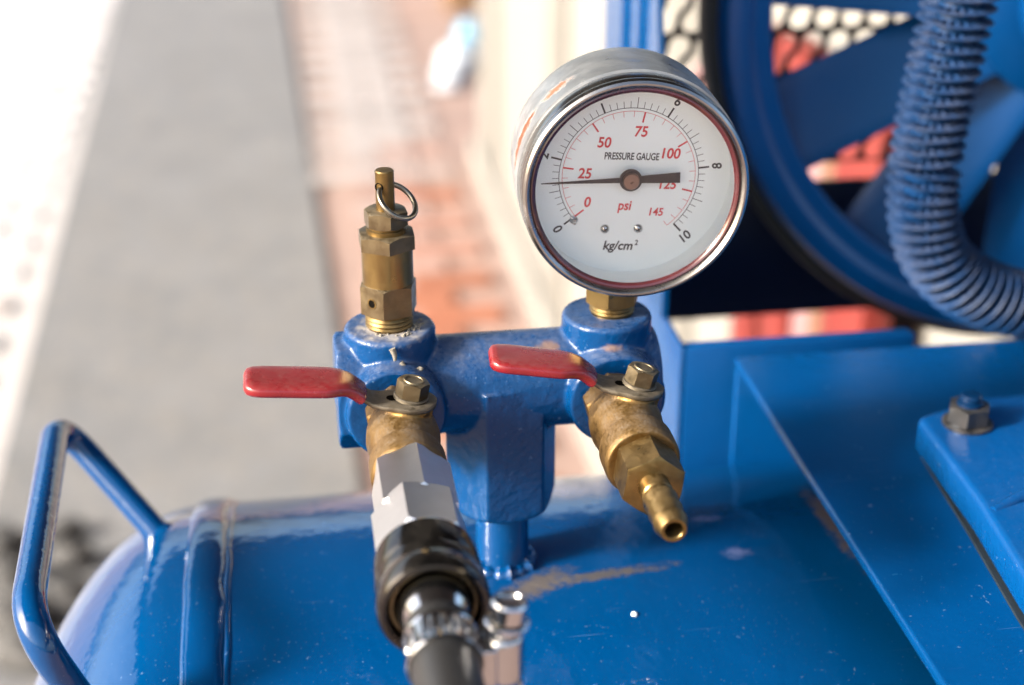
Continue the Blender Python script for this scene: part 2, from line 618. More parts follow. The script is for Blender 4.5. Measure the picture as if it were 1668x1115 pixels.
PAVE = [paving((-1400, 500, -1111), (-405, 9000, -1106), CHALK), paving((100, 500, -1111), (1500, 9000, -1106), SAND)]
bw, bd, bh = 142, 68, 10
brick_me = {}
for nm, mt in list(enumerate(BRICKS)) + [('white', BRICK_WHITE)]:
    gg = Geo().box((-bw / 2, -bd / 2, 0), (bw / 2, bd / 2, bh)).bevel(2.0, 1)
    brick_me[nm] = mesh_of('brick', gg, mt, Vector((0, 0, 0)))
rnd = random.Random(3)
count = 0
for side in (0, 1):
    for r in range(46):
        y = 1700 + r * 76
        off = 75 if r % 2 else 0
        for c in range(5):
            if side == 0:
                x = -1010 + off + c * 150
                edge = xl0 + (xl1 - xl0) * (y - 2000) / 3000
                if x + bw / 2 > edge - 4 or x < -0.19 * y - 340:
                    continue
                k = 'white' if rnd.random() < 0.9 or y > 3000 else 4
            else:
                edge = xr0 + (xr1 - xr0) * (y - 2400) / 2500
                x = 130 + off + c * 150
                if x - bw / 2 < edge + 4 or x + bw / 2 > 420:
                    continue
                lim = 90 + (y - 2500) * 0.24
                k = max(0, min(4, round(2 + (lim - x) / 60 + rnd.gauss(0, 0.7))))
            o = bpy.data.objects.new('brick', brick_me[k])
            col.objects.link(o)
            o.parent = PAVE[side]
            o.location = Vector((x + rnd.uniform(-2, 2), y - 2000 + rnd.uniform(-2, 2), 5.0 + rnd.uniform(-1, 1))) * S
            o.rotation_euler = (0, 0, rnd.uniform(-0.01, 0.01))
            count += 1

# canopy that shades the compressor (its dark underside is what the paint reflects)
solo('canopy_roof', Geo().box((-1500, -500, 1250), (2600, 7000, 1280)), ROOFM, (0, 0, 1250), kind='structure')

# ------------------------------------------------------------------ background things
wall = thing('boundary_wall', 'cream painted wall with a low kerb running back behind the compressor', 'wall', (420, 830, -1112))
part('wall_face', Geo().box((420, 820, -1112), (640, 3290, -150)).bevel(6), WALL, wall)
for yy in (1500, 2250, 2980):
    part('pilaster', Geo().box((412, yy, -1049), (421, yy + 130, -140)).bevel(3), PILASTER, wall)
part('kerb', Geo().box((398, 815, -1112), (419.5, 3285, -1050)).bevel(4), WALL, wall)


def board(label, mat, y0, y1, z1, t, lean=0.0, name='board'):
    gq = Geo().prism([(0, 0), (t, 0), (t, y1 - y0), (0, y1 - y0)], (392 - t - lean, y0, -1112), X_, Y_, Vector((lean / (z1 + 1112), 0, 1)), z1 + 1112).bevel(2.5)
    solo(name, gq, mat, (392 - t, y0, -1112), label=label, category='board')


board('red board standing against the cream wall, furthest from the wheel', RED_BOARD, 1150, 1205, -300, 22)
board('dark red narrow board between two brighter red boards at the wall', DKRED_BOARD, 1122, 1147, -296, 16)
board('bright red board beside the faded pink board at the wall', RED_BOARD, 1066, 1119, -290, 24)
board('faded pink board leaning on the cream wall among red boards', PINK_BOARD, 1024, 1062, -302, 18)
board('tan brown board between the pink and the dark red board', TAN_BOARD, 992, 1021, -310, 20)
board('wide deep red board nearest the blue wheel, seen below its rim', RED_BOARD, 912, 989, -298, 22)
gq = Geo().tube([(350, 1690, -600), (372, 1290, -365)], 17, 8)
solo('plank', gq, PINK_BOARD, (350, 1690, -600), label='pinkish red bar leaning at a slant behind the guard mesh', category='bar')

box = thing('cardboard_box', 'brown cardboard box far behind beyond the end of the wall', 'box', (585, 4720, -1112))
part('carton', Geo().box((500, 4650, -1102), (640, 4850, -800)).bevel(4), CARD, box)
part('flap', Geo().prism([(500, 4649), (640, 4649), (640, 4560), (505, 4570)], (0, 0, -804), X_, Y_, Z_, 4), CARD, box)
bag = thing('plastic_sack', 'light blue and white plastic sack lying near the end of the wall', 'sack', (450, 4150, -1112))
gq = Geo()
gq.lathe([(0, 0), (52, 2), (60, 15), (52, 40), (30, 54), (0, 58)], (470, 4080, -1104), Z_, 24)
gq.lathe([(0, 0), (44, 2), (50, 15), (40, 30), (0, 36)], (435, 3960, -1104), Z_, 24)
gq.lathe([(0, 0), (34, 2), (40, 12), (32, 22), (0, 27)], (412, 3850, -1104), Z_, 24)
part('sack_body', gq.remesh(6, 10), BAGWHITE, bag)
part('blue_panel', Geo().lathe([(0, 0), (40, 2), (46, 30), (38, 80), (24, 104), (0, 112)], (505, 4130, -1104), Z_, 20), BAGBLUE, bag)

rnd = random.Random(11)
spots = [(-352, 1640, 46, 'largest dark stone on the grey strip at the lower left edge'), (-372, 1720, 36, 'dark stone left of the carry handle, farther than the largest'),
         (-300, 1760, 30, 'dark stone seen just inside the carry handle near its bend'), (-330, 1560, 40, 'dark stone nearest the picture bottom left of the handle'),
         (-395, 1800, 38, 'dark stone at the left picture edge'), (-318, 1830, 26, 'small dark stone seen through the carry handle'), (-300, 1660, 40, 'dark stone half hidden behind the bent corner of the handle')]
for x, y, r, lb in spots:
    gq = Geo()
    gq.sphere((0, 0, 0), r, 14, 9)
    for v in gq.v:
        k = 1 + 0.22 * math.sin(v.x * 0.11 + x) * math.cos(v.y * 0.13 + y) + rnd.uniform(-0.04, 0.04)
        v.x, v.y, v.z = v.x * k + x, v.y * k * 0.85 + y, v.z * k * 0.55 - 1102 + r * 0.42
    solo('stone', gq, STONE, (x, y, -1102), ang=50, label=lb, category='stone', group='dark stones on the grey strip')

# ------------------------------------------------------------------ air tank
TY, TZ, TR = 438.0, -473.0, 188.0
TTOP = TZ + TR
tank = thing('air_tank', 'glossy blue horizontal air tank with a domed end and riser pipe', 'air tank', (62, TY, TZ))
prof = [(TR - 3, -27.2), (TR, -27)] + [(TR, -27 + k * 20) for k in range(1, 26)] + [(TR, 480)]
end = []
for i in range(1, 13):
    t = math.pi / 2 * i / 12
    end.append((TR * math.cos(t), 480 + 84 * math.sin(t)))
part('shell', Geo().lathe(prof + end, (0, TY, TZ), X_, 160), BLUE_TANK, tank, 25)
dome = []
for i in range(0, 25):
    t = math.pi / 2 * (24 - i) / 24
    dome.append(((TR - 0.5) * math.cos(t), -40 - 84 * math.sin(t)))
dome += [(TR + 0.2, -36.5), (TR + 0.2, -27.1), (TR - 3, -27.1)]
part('domed_end', Geo().lathe(dome, (0, TY, TZ), X_, 160), BLUE_TANK, tank, 25)
gq = Geo()
u, v, w = frame(X_)
rr = []
rnd = random.Random(5)
ph = [rnd.uniform(0, 6.28) for _ in range(6)]
for i in range(200):
    a = 2 * math.pi * i / 200
    wob = 0.35 * math.sin(23 * a + ph[0]) + 0.3 * math.sin(41 * a + ph[1]) + 0.25 * math.sin(67 * a + ph[2])
    c = Vector((-34.5 + 0.7 * wob, TY, TZ))
    d = Z_ * math.cos(a) + Y_ * math.sin(a)
    ring = []
    for k in range(12):
        b = 2 * math.pi * k / 12
        ring.append(c + d * (TR + 0.1 + (1.9 + 0.25 * wob) * math.cos(b)) + X_ * (6.4 + 0.5 * wob) * math.sin(b))
    rr.append(ring)
gq.rings(rr, False, True)
part('weld_bead', gq, BLUE_TANK, tank, 60)
rr = []
for i in range(200):
    a = 2 * math.pi * i / 200
    wob = 0.5 * math.sin(31 * a + ph[3]) + 0.4 * math.sin(53 * a + ph[4])
    c = Vector((-27 + 0.4 * wob, TY, TZ))
    d = Z_ * math.cos(a) + Y_ * math.sin(a)
    rr.append([c + d * (TR - 0.3 + 0.9 * math.cos(b)) + X_ * 1.2 * math.sin(b) for b in [2 * math.pi * k / 8 for k in range(8)]])
part('seam_edge', Geo().rings(rr, False, True), BLUE_TANK, tank, 60)


def fillet_path(pts, radii, n=10):
    out = [Vector(pts[0])]
    for i in range(1, len(pts) - 1):
        p, a, b = Vector(pts[i]), Vector(pts[i - 1]), Vector(pts[i + 1])
        d1, d2 = (a - p).normalized(), (b - p).normalized()
        q1, q2 = p + d1 * radii, p + d2 * radii
        for k in range(n + 1):
            t = k / n
            out.append(q1 * (1 - t) ** 2 + p * 2 * t * (1 - t) + q2 * t * t)
    out.append(Vector(pts[-1]))
    return out


hp = fillet_path([(-50, 489, -300), (-86.5, 520, -264), (-78.5, 376, -253), (-60, 385, -306)], 19)
part('carry_handle', Geo().tube(hp, 4.8, 24), BLUE_GLOSS, tank, 60)
for (x, y, z) in ((-52, 490.5, -298.5), (-61, 384.5, -304)):
    gq = Geo()
    gq.sphere((x + 1, y, z - 1), 6.6, 16, 10)
    for k in range(10):
        a = k * 0.628
        gq.sphere((x + 3.5 * math.cos(a) + 1, y + 6 * math.sin(a), z - 1.5 - 2.0 * math.cos(a)), 2.4 + 0.7 * math.sin(k * 2.3), 10, 6)
    part('handle_weld', gq.remesh(0.8, 3), BLUE_GLOSS, tank, 60)
part('riser_pipe', Geo().lathe([(8.6, -290), (8.6, -258)], (62.2, TY, 0), Z_, 40), BLUE_TANK, tank, 40)
gq = Geo()
rr = []
for i in range(60):
    a = 2 * math.pi * i / 60
    wob = 0.6 * math.sin(7 * a) + 0.55 * math.sin(17 * a + 1)
    d = Vector((math.cos(a), math.sin(a), 0))
    rr.append([Vector((62.2, TY, -285.4)) + d * (8.6 + (3.4 + wob) * max(0, math.cos(b)) - 0.6) + Z_ * ((2.9 + wob) * math.sin(b)) for b in [2 * math.pi * k / 10 for k in range(10)]])
part('pipe_weld', Geo().rings(rr, False, True), BLUE_TANK, tank, 60)
for sx in (40, 420):
    part('foot_bracket', Geo().box((sx, 300, -1112), (sx + 6, 576, -560)).box((sx - 20, 290, -1112), (sx + 26, 586, -1104)), BLUE_GLOSS, tank)
solo('paint_drop', Geo().lathe([(0, -0.3), (1.0, -0.1), (0.8, 0.5), (0, 0.8)], (99.4, 405, -287.8), Z_, 14), DIAL, (99.4, 405, -287.8), ang=60, label='tiny white paint drop on the blue tank top', category='paint drop')

# ------------------------------------------------------------------ manifold
XL, XR, MZ = 28.0, 95.0, -219.0
mani = thing('manifold', 'dusty blue cast iron manifold block on the riser pipe', 'manifold', (61, TY, -240))
gq = Geo()
gq.lathe([(0, 14), (15.4, 14), (15.4, 108), (14, 110.5), (0, 111)], (0, TY, MZ), X_, 48)
gq.hexnut((0, TY, MZ), X_, 18.2, 10.8, 19, rad(22.5), sides=8)
for xb in (XL, XR):
    gq.lathe([(0, -222), (18.0, -222), (16.2, -213), (14.4, -209), (13.9, -206), (13.9, -199.0), (13.1, -198), (0, -198)], (xb, TY, 0), Z_, 48)
    gq.lathe([(0, 0), (16.2, 0), (15.3, 10), (15.0, 19), (14.3, 20), (0, 20)], (xb, TY, MZ), -Y_, 48)
    gq.sphere((xb, TY, MZ + 0.5), 17.4)
hv = Geo().hexnut((62, TY, 0), Z_, 18.2, -262, -216, rad(-90 - 30 + 8), up=X_, ch0=True, ch1=False, tan=0.9)
gq.add(hv.v, hv.f)
part('casting', gq.remesh(0.55, 5), BLUE_CAST, mani, 70)
rnd = random.Random(21)
gq = Geo()
for k in range(40):
    a = rnd.gauss(-0.6, 1.0)
    r0 = rnd.uniform(7.2, 10.0)
    gq.sphere((XL + r0 * math.cos(a), TY + r0 * math.sin(a), -197.9), rnd.uniform(0.2, 0.65), 8, 5)
part('thread_sealant', gq, SPIDER, mani, 60)
gq = Geo()
gq.tube([(30, 422.8, -203.5), (31.4, 422.1, -205.4), (33.2, 421.6, -206), (36, 422.5, -205.6)], lambda t: 0.75 - 0.35 * t, 8)
gq.tube([(32.6, 421.8, -205.6), (30.2, 420.3, -208.6), (28.2, 418.3, -211.8)], lambda t: 0.6 - 0.3 * t, 8)
gq.tube([(36, 422.5, -205.4), (35.2, 421.6, -207.4), (34.6, 420.9, -208.6)], lambda t: 0.8 - 0.4 * t, 8)
gq.tube([(27.5, 422.9, -199.0), (28.2, 422.5, -201.0), (28.2, 422.3, -202.6)], lambda t: 1.0 - 0.5 * t, 8)
part('sealant_drip', gq, SPIDER, mani, 60)

# ------------------------------------------------------------------ safety valve
sv = thing('safety_valve', 'brass safety valve with a wire pull ring on the left boss', 'valve', (XL, TY, -198))
O = Vector((XL, TY, -198))
gq = Geo().lathe([(0, -2), (6.9, -2), (6.9, 0.2), (7.3, 0.8), (6.8, 1.4), (7.3, 2.1), (6.8, 2.8), (7.3, 3.4), (6.7, 4.2), (6.7, 5.4), (0, 5.4)], O, Z_, 48)
part('threaded_spigot', gq, BRASS, sv)
gq = Geo().hexnut(O, Z_, 8.9, 5.2, 14.6, rad(-120 + 16), up=X_, ch0=False)
lh = part('lower_hex', gq, BRASS_GREY, sv)
fa = rad(-150 + 16)
fn = Vector((math.cos(fa), math.sin(fa), 0))
hc = O + fn * (8.9 * 0.866 + 0.03) + Z_ * 9.6
part('vent_hole', Geo().lathe([(1.35, 0), (1.35, 0.05), (1.1, 0.06), (0.95, -1.2), (0, -1.2)], hc, fn, 24), HOLE, lh)
part('vent_rim', Geo().lathe([(1.65, 0), (1.6, 0.12), (1.25, 0.12), (1.25, 0)], hc, fn, 24, True), BRASS, lh)
part('body_sleeve', Geo().lathe([(0, 14), (7.65, 14), (7.65, 26.2), (0, 26.2)], O, Z_, 64), metal('turned_brass', (0.2376, 0.165, 0.066), 0.30, 0.15, 80, (0.1122, 0.0693, 0.0264), 0.5, 0.12, (0.132, 0.1056, 0.066), 0.03, brush=(40, 40, 2500)), sv)
part('upper_hex', Geo().hexnut(O, Z_, 9.1, 25.8, 30.4, rad(-120 - 29), up=X_, ch0=False), BRASS_GREY, sv)
part('lock_collar', Geo().lathe([(0, 30), (6.0, 30), (6.0, 31.6), (5.4, 31.9), (5.4, 32.6), (0, 32.6)], O, Z_, 48), BRASS, sv)
part('cap_nut', Geo().hexnut(O, Z_, 6.75, 32.4, 37.2, rad(-120 - 22), up=X_), BRASS_GREY, sv)
# pull pin with a cross hole: lathe the pin, bore by boolean-free trick -> dark tube mouth
pin = part('pull_pin', Geo().lathe([(0, 36), (2.8, 36), (2.8, 48.9), (2.5, 49.3), (0, 49.3)], O, Z_, 40), BRASS, sv)
ha = rad(42)
hd = Vector((math.sin(ha), math.cos(ha), 0))
hcen = O + Z_ * 44.6
for sgn in (-1, 1):
    mouth = hcen + hd * sgn * 2.55
    part('pin_hole', Geo().lathe([(1.45, 0.0), (1.45, 0.28), (1.2, 0.34), (1.05, 0.1), (0, 0.1)], mouth, hd * sgn, 20), HOLE, pin)
rc = 6.1
cdir = (Vector((hd.y, -hd.x, 0)) * 0.74 + Z_ * -0.67).normalized()
cen = hcen + cdir * rc
gq = Geo().tube([cen + (-cdir * math.cos(a) + hd * math.sin(a)) * rc for a in [2 * math.pi * k / 64 for k in range(64)]], 0.82, 14, closed=True)
solo('pull_ring', gq, WIRE, tuple(cen), ang=80, label='plain wire split ring hanging through the safety valve pin', category='ring')

# ------------------------------------------------------------------ ball valves


def loft(stations, seg=28):
    """stations: (centre, half width vec, half thickness vec, exponent)"""
    gq = Geo()
    rr = []
    for c, hw, ht, e in stations:
        ring = []
        for k in range(seg):
            a = 2 * math.pi * k / seg
            ca, sa = math.cos(a), math.sin(a)
            ring.append(c + hw * (abs(ca) ** (2 / e)) * (1 if ca >= 0 else -1) + ht * (abs(sa) ** (2 / e)) * (1 if sa >= 0 else -1))
        rr.append(ring)
    return gq.rings(rr)


def ball_valve(label, xc, yb, tilt, ltilt, swing, lift, glen):
    O = Vector((xc, yb, -218.0))
    t = rad(tilt)
    s = Vector((math.sin(t), 0, math.cos(t)))
    l0 = Vector((-math.cos(rad(ltilt)), 0, math.sin(rad(ltilt))))
    q = rad(swing)
    l = l0 * math.cos(q) + Y_ * math.sin(q)
    wv = s.cross(l).normalized()
    ls = l.cross(wv).normalized()
    ls = ls if ls.z > 0 else -ls
    v = thing('ball_valve', label, 'valve', tuple(O), 'ball valves on the manifold')
    gq = Geo()
    gq.lathe([(0, -18), (8.6, -18), (8.6, -4), (0, -4)], O, -Y_, 40)
    gq.hexnut(O, -Y_, 10.6, -15.5, -7.5, t, up=Z_)
    gq.lathe([(0, -9), (9.0, -9), (10.4, -4), (10.8, 1), (10.2, 6), (9.4, 10), (9.2, 13), (0, 13)], O, -Y_, 48)
    gq.lathe([(0, 0), (7.4, 0), (6.6, 5), (6.2, 8), (6.2, 11.2), (0, 11.2)], O, s, 40)
    gq.lathe([(0, 13), (9.6, 13), (10.9, 14), (10.9, 22), (10.2, 23.5), (0, 23.5)], O, -Y_, 48)
    # casting rib and stop lugs
    gq.prism([(-1.2, -9), (1.2, -9), (1.2, 9), (-1.2, 9)], O + s * 7.5 - Y_ * 0, l0, Y_, s, 1.2)
    gq.prism([(-6.8, -2.2), (-4.4, -2.2), (-4.4, 2.2), (-6.8, 2.2)], O + s * 5.0, l0, Y_, s, 6.2)
    gq.prism([(4.4, -2.2), (6.8, -2.2), (6.8, 2.2), (4.4, 2.2)], O + s * 5.0, l0, Y_, s, 6.2)
    part('body', gq.remesh(0.4, 4), BRASS_DIRTY, v, 70)
    P = O + s * 12.3
    st = []
    for uu in (-7.6, -7.4, -6.8, -5.6, -3.8, -1.5, 1.0, 3.5, 6.0, 8.5, 11.0, 13.5, 16.0, 18.0, 20.0):
        hw = math.sqrt(max(0.16, 7.6 ** 2 - uu * uu)) if uu < 4.2 else 6.3 - 1.9 * min(1, (uu - 4.2) / 8)
        k = min(1, max(0, (uu - 9.0) / 11.0))
        h = lift * (3 * k * k - 2 * k ** 3)
        st.append((P + l * uu + ls * h, wv * hw, ls * 0.95, 5.0))
    lever = part('lever', loft(st), STEEL_LEVER, v, 40)
    st = []
    us = [13.6, 13.9, 14.5, 16, 18, 20, 22, 24, 27, 30, 34, 38, glen - 5, glen - 2.5, glen - 1, glen - 0.25, glen]
    for uu in us:
        k = min(1, max(0, (uu - 9.0) / 11.0))
        h = lift * (3 * k * k - 2 * k ** 3)
        kk = min(1, max(0, (uu - 15) / 10))
        hw = 5.4 + 2.7 * (3 * kk * kk - 2 * kk ** 3)
        th = 2.1
        if uu < 14.2:
            th *= 0.75 if uu < 13.8 else 0.95
        e = glen - uu
        if e < 5.0:
            f = math.sqrt(max(0.0, 1 - ((5.0 - e) / 5.0) ** 2))
            hw *= 0.45 + 0.55 * f
            if e < 1.2:
                th *= max(0.2, math.sqrt(max(0.0, 1 - ((1.2 - e) / 1.2) ** 2)))
        if uu < 24:
            dh = lift * 6 * k * (1 - k) / 11.0
        else:
            dh = 0
        tn = (ls - l * dh).normalized()
        st.append((P + l * uu + ls * h, wv * hw, tn * th, 3.2))
    part('grip_sleeve', loft(st, 36), RED_GRIP, lever, 60)
    part('slot', Geo().lathe([(0, 0.93), (1.7, 0.93), (1.7, 1.0), (0, 1.0)], P + l * 5.2, ls, 20), HOLE, lever)
    part('washer', Geo().lathe([(0, 0.9), (5.0, 0.9), (5.0, 1.7), (4.7, 1.9), (0, 1.9)], P, s, 36), STEEL_LEVER, v)
    b = part('bolt', Geo().hexnut(P, s, 4.75, 1.8, 6.6, rad(20 + swing), up=-Y_), BRASS_GREY, v)
    part('bolt_crown', Geo().lathe([(0, 6.5), (3.1, 6.5), (2.9, 6.95), (2.5, 6.95), (2.4, 6.75), (0, 6.75)], P, s, 32), BRASS_GREY, b)
    return v


vl = ball_valve('left ball valve with red lever, silver coupler screwed on its front', 28.4, 402.0, 11.0, 5.0, 0.0, 5.6, 47.0)
vr = ball_valve('right ball valve with red lever and a brass barb under the gauge', 93.6, 401.0, 15.0, 8.0, 5.0, 5.0, 44.2)

bt = thing('barbed_nozzle', 'brass hose barb with hex nut on the right ball valve', 'hose barb', (93.6, 380, -218))
O = Vector((93.6, 380, -218))
part('hex_nut', Geo().hexnut(O, -Y_, 9.3, 2.0, 15.5, rad(-8), up=Z_), BRASS, bt)
part('barb', Geo().lathe([(0, 14), (4.5, 14), (4.4, 20), (4.0, 20.6), (4.0, 22.6), (4.85, 23.2), (4.05, 27.6), (4.0, 28.2), (4.8, 28.8), (4.0, 33.0), (3.95, 33.5), (4.7, 34.1), (3.75, 37.6), (3.4, 38.1), (2.55, 38.1), (2.35, 37.8), (2.3, 26), (0, 26)], O, -Y_, 48), BRASS, bt)

# ------------------------------------------------------------------ hose coupler
O = Vector((28.5, 380, -218))
cp = thing('hose_coupler', 'silver and dark steel quick coupler on the left ball valve', 'coupler', tuple(O))
part('rear_hex', Geo().hexnut(O, -Y_, 11.6, 0.5, 24, rad(-9), up=Z_), ZINC, cp)
part('front_hex', Geo().hexnut(O, -Y_, 12.6, 22, 42, rad(18), up=Z_, tan=0.7), ZINC, cp)
part('taper', Geo().lathe([(0, 40), (11.3, 40), (12.0, 43.5), (0, 43.5)], O, -Y_, 64), ZINC, cp)
slv = part('locking_sleeve', Geo().lathe([(11.5, 43), (12.5, 43), (13.2, 43.8), (13.4, 51), (13.0, 51.8), (12.7, 52.6), (13.0, 53.4), (13.7, 54), (13.7, 57), (13.3, 57.8), (13.9, 58.8), (13.9, 64), (13.2, 65.2), (12.2, 65.5), (11.4, 64.8), (11.2, 57), (11.2, 50)], O, -Y_, 80, True), DARK_STEEL, cp)
part('bore_ring', Geo().lathe([(9.3, 52), (11.2, 52), (11.2, 61), (10.6, 62.6), (9.9, 62.6), (9.3, 61)], O, -Y_, 64, True), BRASS_GREY, cp)
part('plug_nipple', Geo().lathe([(0, 40), (7.6, 40), (7.6, 58), (8.7, 60), (9.0, 63), (9.0, 66.5), (8.3, 69), (7.4, 72), (6.9, 75), (6.9, 80), (0, 80)], O, -Y_, 64), CHROME, cp)

# hose, sagging slightly towards the camera and out of the frame
hose_pts = [Vector((28.5 + 0.02 * k * k, 308 - 8 * k, -218 - 0.05 * k * k)) for k in range(0, 20)]
gq = Geo().tube(hose_pts, 7.9, 48)
solo('air_hose', gq, RUBBER, (28.5, 308, -218), ang=60, label='black rubber air hose clamped to the coupler, running towards the camera', category='hose')
hc_ = thing('hose_clamp', 'shiny worm drive hose clamp around the black hose', 'hose clamp', (28.6, 298, -218))
O = Vector((28.6, 298, -218))
gq = Geo().lathe([(8.0, -5.2), (8.7, -5.4), (8.95, -4.8), (8.75, -4.2), (8.75, 4.2), (8.95, 4.8), (8.7, 5.4), (8.0, 5.2)], O, -Y_, 80, True)
part('band', gq, CHROME, hc_)
for k in range(8):
    a = rad(-66 + k * 17)
    d = Vector((math.sin(a), 0, math.cos(a)))
    tg = Vector((math.cos(a), 0, -math.sin(a)))
    gq = Geo().prism([(-0.75, -3.4), (0.75, -2.6), (0.75, 3.4), (-0.75, 2.6)], O + d * 8.6, tg, Y_, d, 0.8).bevel(0.3, 2)
    part('thread_ridge', gq, CHROME, hc_, 50)
sx = O + Vector((14.2, 1.5, 0))
gq = Geo().lathe([(0, -9), (4.4, -9), (4.9, -8), (4.9, 2.6), (4.3, 3.6), (0, 3.6)], sx, Z_, 32)
gq.box((sx.x - 6.5, sx.y - 5.4, sx.z - 8), (sx.x - 2.5, sx.y + 5.4, sx.z + 2.2))
hs = part('screw_housing', gq.remesh(0.45, 3), CHROME, hc_, 60)
gq = Geo().lathe([(0, 2), (3.4, 2), (3.4, 5), (5.2, 5.6), (5.4, 6.6), (4.9, 7.2), (4.3, 7.4), (4.3, 11.6), (3.8, 12.2), (3.2, 12.2), (3.1, 11.4), (0, 11.4)], sx, Vector((0.12, 0, 1)), 36)
scr = part('screw_head', gq, CHROME, hc_)
part('screw_slot', Geo().box((sx.x - 3.0 + 1.4, sx.y - 0.75, sx.z + 11.2), (sx.x + 3.0 + 1.4, sx.y + 0.75, sx.z + 11.95)), NEEDLE, scr)
gq = Geo().prism([(0, -4.5), (0.8, -4.5), (0.8, 4.5), (0, 4.5)], sx + Vector((2.4, 0, -22)), X_, Y_, Vector((0.05, 0, 1)), 14).bevel(0.25)
part('band_tail', gq, CHROME, hc_)

# ------------------------------------------------------------------ pressure gauge
GA = rad(3.5)
rear = Vector((math.sin(GA), math.cos(GA), 0))
GC = Vector((98.5, 418.3, -152.5))      # centre of the bezel's front plane
tilt = rad(1.2)
gx0 = Vector((math.cos(GA), -math.sin(GA), 0))
gup = (Z_ * math.cos(tilt) + gx0 * math.sin(tilt)).normalized()
gx = gup.cross(rear) * -1
gx = rear.cross(gup).normalized()
if gx.x < 0:
    gx = -gx
SB = Vector((96.6, 438, -198))
pg = thing('pressure_gauge', 'round steel pressure gauge with a white dial on the right boss', 'pressure gauge', tuple(SB))
case = part('case', Geo().lathe([(0, 37.6), (30, 37.6), (32.2, 37.0), (33.1, 35.4), (33.2, 32), (33.2, 23.2), (33.4, 23), (33.4, 9.9), (31, 9.6), (31, 17), (0, 17)], GC, rear, 128), STEEL_CASE, pg)
part('bezel', Geo().lathe([(30.2, 2.2), (30.3, 1.3), (30.8, 0.5), (31.4, 0.0), (31.9, 0.0), (32.6, 0.5), (33.0, 1.5), (33.0, 2.6), (32.7, 3.2), (33.0, 3.9), (32.9, 8.6), (32.6, 9.4), (32.3, 9.8), (32.3, 5.5), (30.2, 4.4)], GC, rear, 128, True), metal('bezel_steel', (0.36, 0.355, 0.34), 0.2, 0.3, 40, (0.16, 0.14, 0.12), 0.6, bump=0.04), pg)
part('inner_gasket', Geo().lathe([(30.35, 1.2), (29.9, 1.0), (29.4, 1.2), (28.95, 1.7), (28.8, 2.3), (29.1, 3.0), (30.35, 3.3)], GC, rear, 128, True), GASKET, pg)
part('glass_pane', Geo().lathe([(0, 2.4), (29.0, 2.4)], GC, rear, 96), GLASS, pg)
dial = part('dial_face', Geo().lathe([(0, 14.5), (30.2, 14.5), (30.2, 3.4), (30.5, 3.4), (30.5, 15.2), (0, 15.2)], GC, rear, 96), DIAL, pg)
DC = GC + rear * 14.5
ROLL = rad(-4.0)


def dp(x, y, h=0.0):
    return DC + gx * x + gup * y - rear * h


def pol(r, a, h=0.0):
    return dp(r * math.cos(a), r * math.sin(a), h)


def kg(v):
    return rad(222.5 - 26.5 * v) + ROLL


def tick(gq, a, r0, r1, w, h=0.06):
    t = Vector((-math.sin(a), math.cos(a)))
    d = Vector((math.cos(a), math.sin(a)))
    q = [d * r0 + t * w / 2, d * r0 - t * w / 2, d * r1 - t * w / 2, d * r1 + t * w / 2]
    gq.add([dp(p.x, p.y, h) for p in q], [(0, 1, 2, 3)])


def arc(gq, r, w, a0, a1, n=96, h=0.06):
    a = []
    for i in range(n + 1):
        t = a0 + (a1 - a0) * i / n
        a += [pol(r - w / 2, t, h), pol(r + w / 2, t, h)]
    gq.add(a, [(2 * i, 2 * i + 1, 2 * i + 3, 2 * i + 2) for i in range(n)])


gq = Geo()
arc(gq, 20.7, 0.2, kg(0), kg(10))
for i in range(51):
    v_ = i * 0.2
    if i % 10 == 0:
        tick(gq, kg(v_), 20.7, 23.9, 0.55)
    elif i % 5 == 0:
        tick(gq, kg(v_), 20.7, 23.9, 0.2)
    else:
        tick(gq, kg(v_), 20.7, 22.7, 0.17)
part('black_scale', gq, INK, dial, smooth=False)
gq = Geo()
arc(gq, 19.75, 0.14, kg(0), kg(145 / 14.223))
for i in range(30):
    v_ = i * 5 / 14.223
    if i % 5 == 0 and i < 29:
        tick(gq, kg(v_), 16.6, 19.75, 0.5)
    else:
        tick(gq, kg(v_), 18.0, 19.75, 0.14)
part('red_scale', gq, INK_RED, dial, smooth=False)


def text(s, x, y, h, mat, rot=0.0, xs=0.82, shear=0.0, width=None, h_off=0.07, name='numeral'):
    cu = bpy.data.curves.new('t', 'FONT')
    cu.body = s
    cu.resolution_u = 5
    cu.shear = shear
    cu.offset = 0.024
    ob = bpy.data.objects.new('t', cu)
    col.objects.link(ob)
    me = ob.evaluated_get(bpy.context.evaluated_depsgraph_get()).to_mesh()
    vs = [v.co.copy() for v in me.vertices]
    fs = [tuple(p.vertices) for p in me.polygons]
    bpy.data.objects.remove(ob)
    x0, x1 = min(v.x for v in vs), max(v.x for v in vs)
    y0, y1 = min(v.y for v in vs), max(v.y for v in vs)
    k = h / 0.729
    kx = k * xs if width is None else width / (x1 - x0)
    cx, cy = (x0 + x1) / 2, (y0 + y1) / 2
    cr, sr = math.cos(rot), math.sin(rot)
    out = []
    for v in vs:
        a, b = (v.x - cx) * kx, (v.y - cy) * k
        out.append(dp(x + a * cr - b * sr, y + a * sr + b * cr, h_off))
    part(name, Geo().add(out, fs), mat, dial, smooth=False)


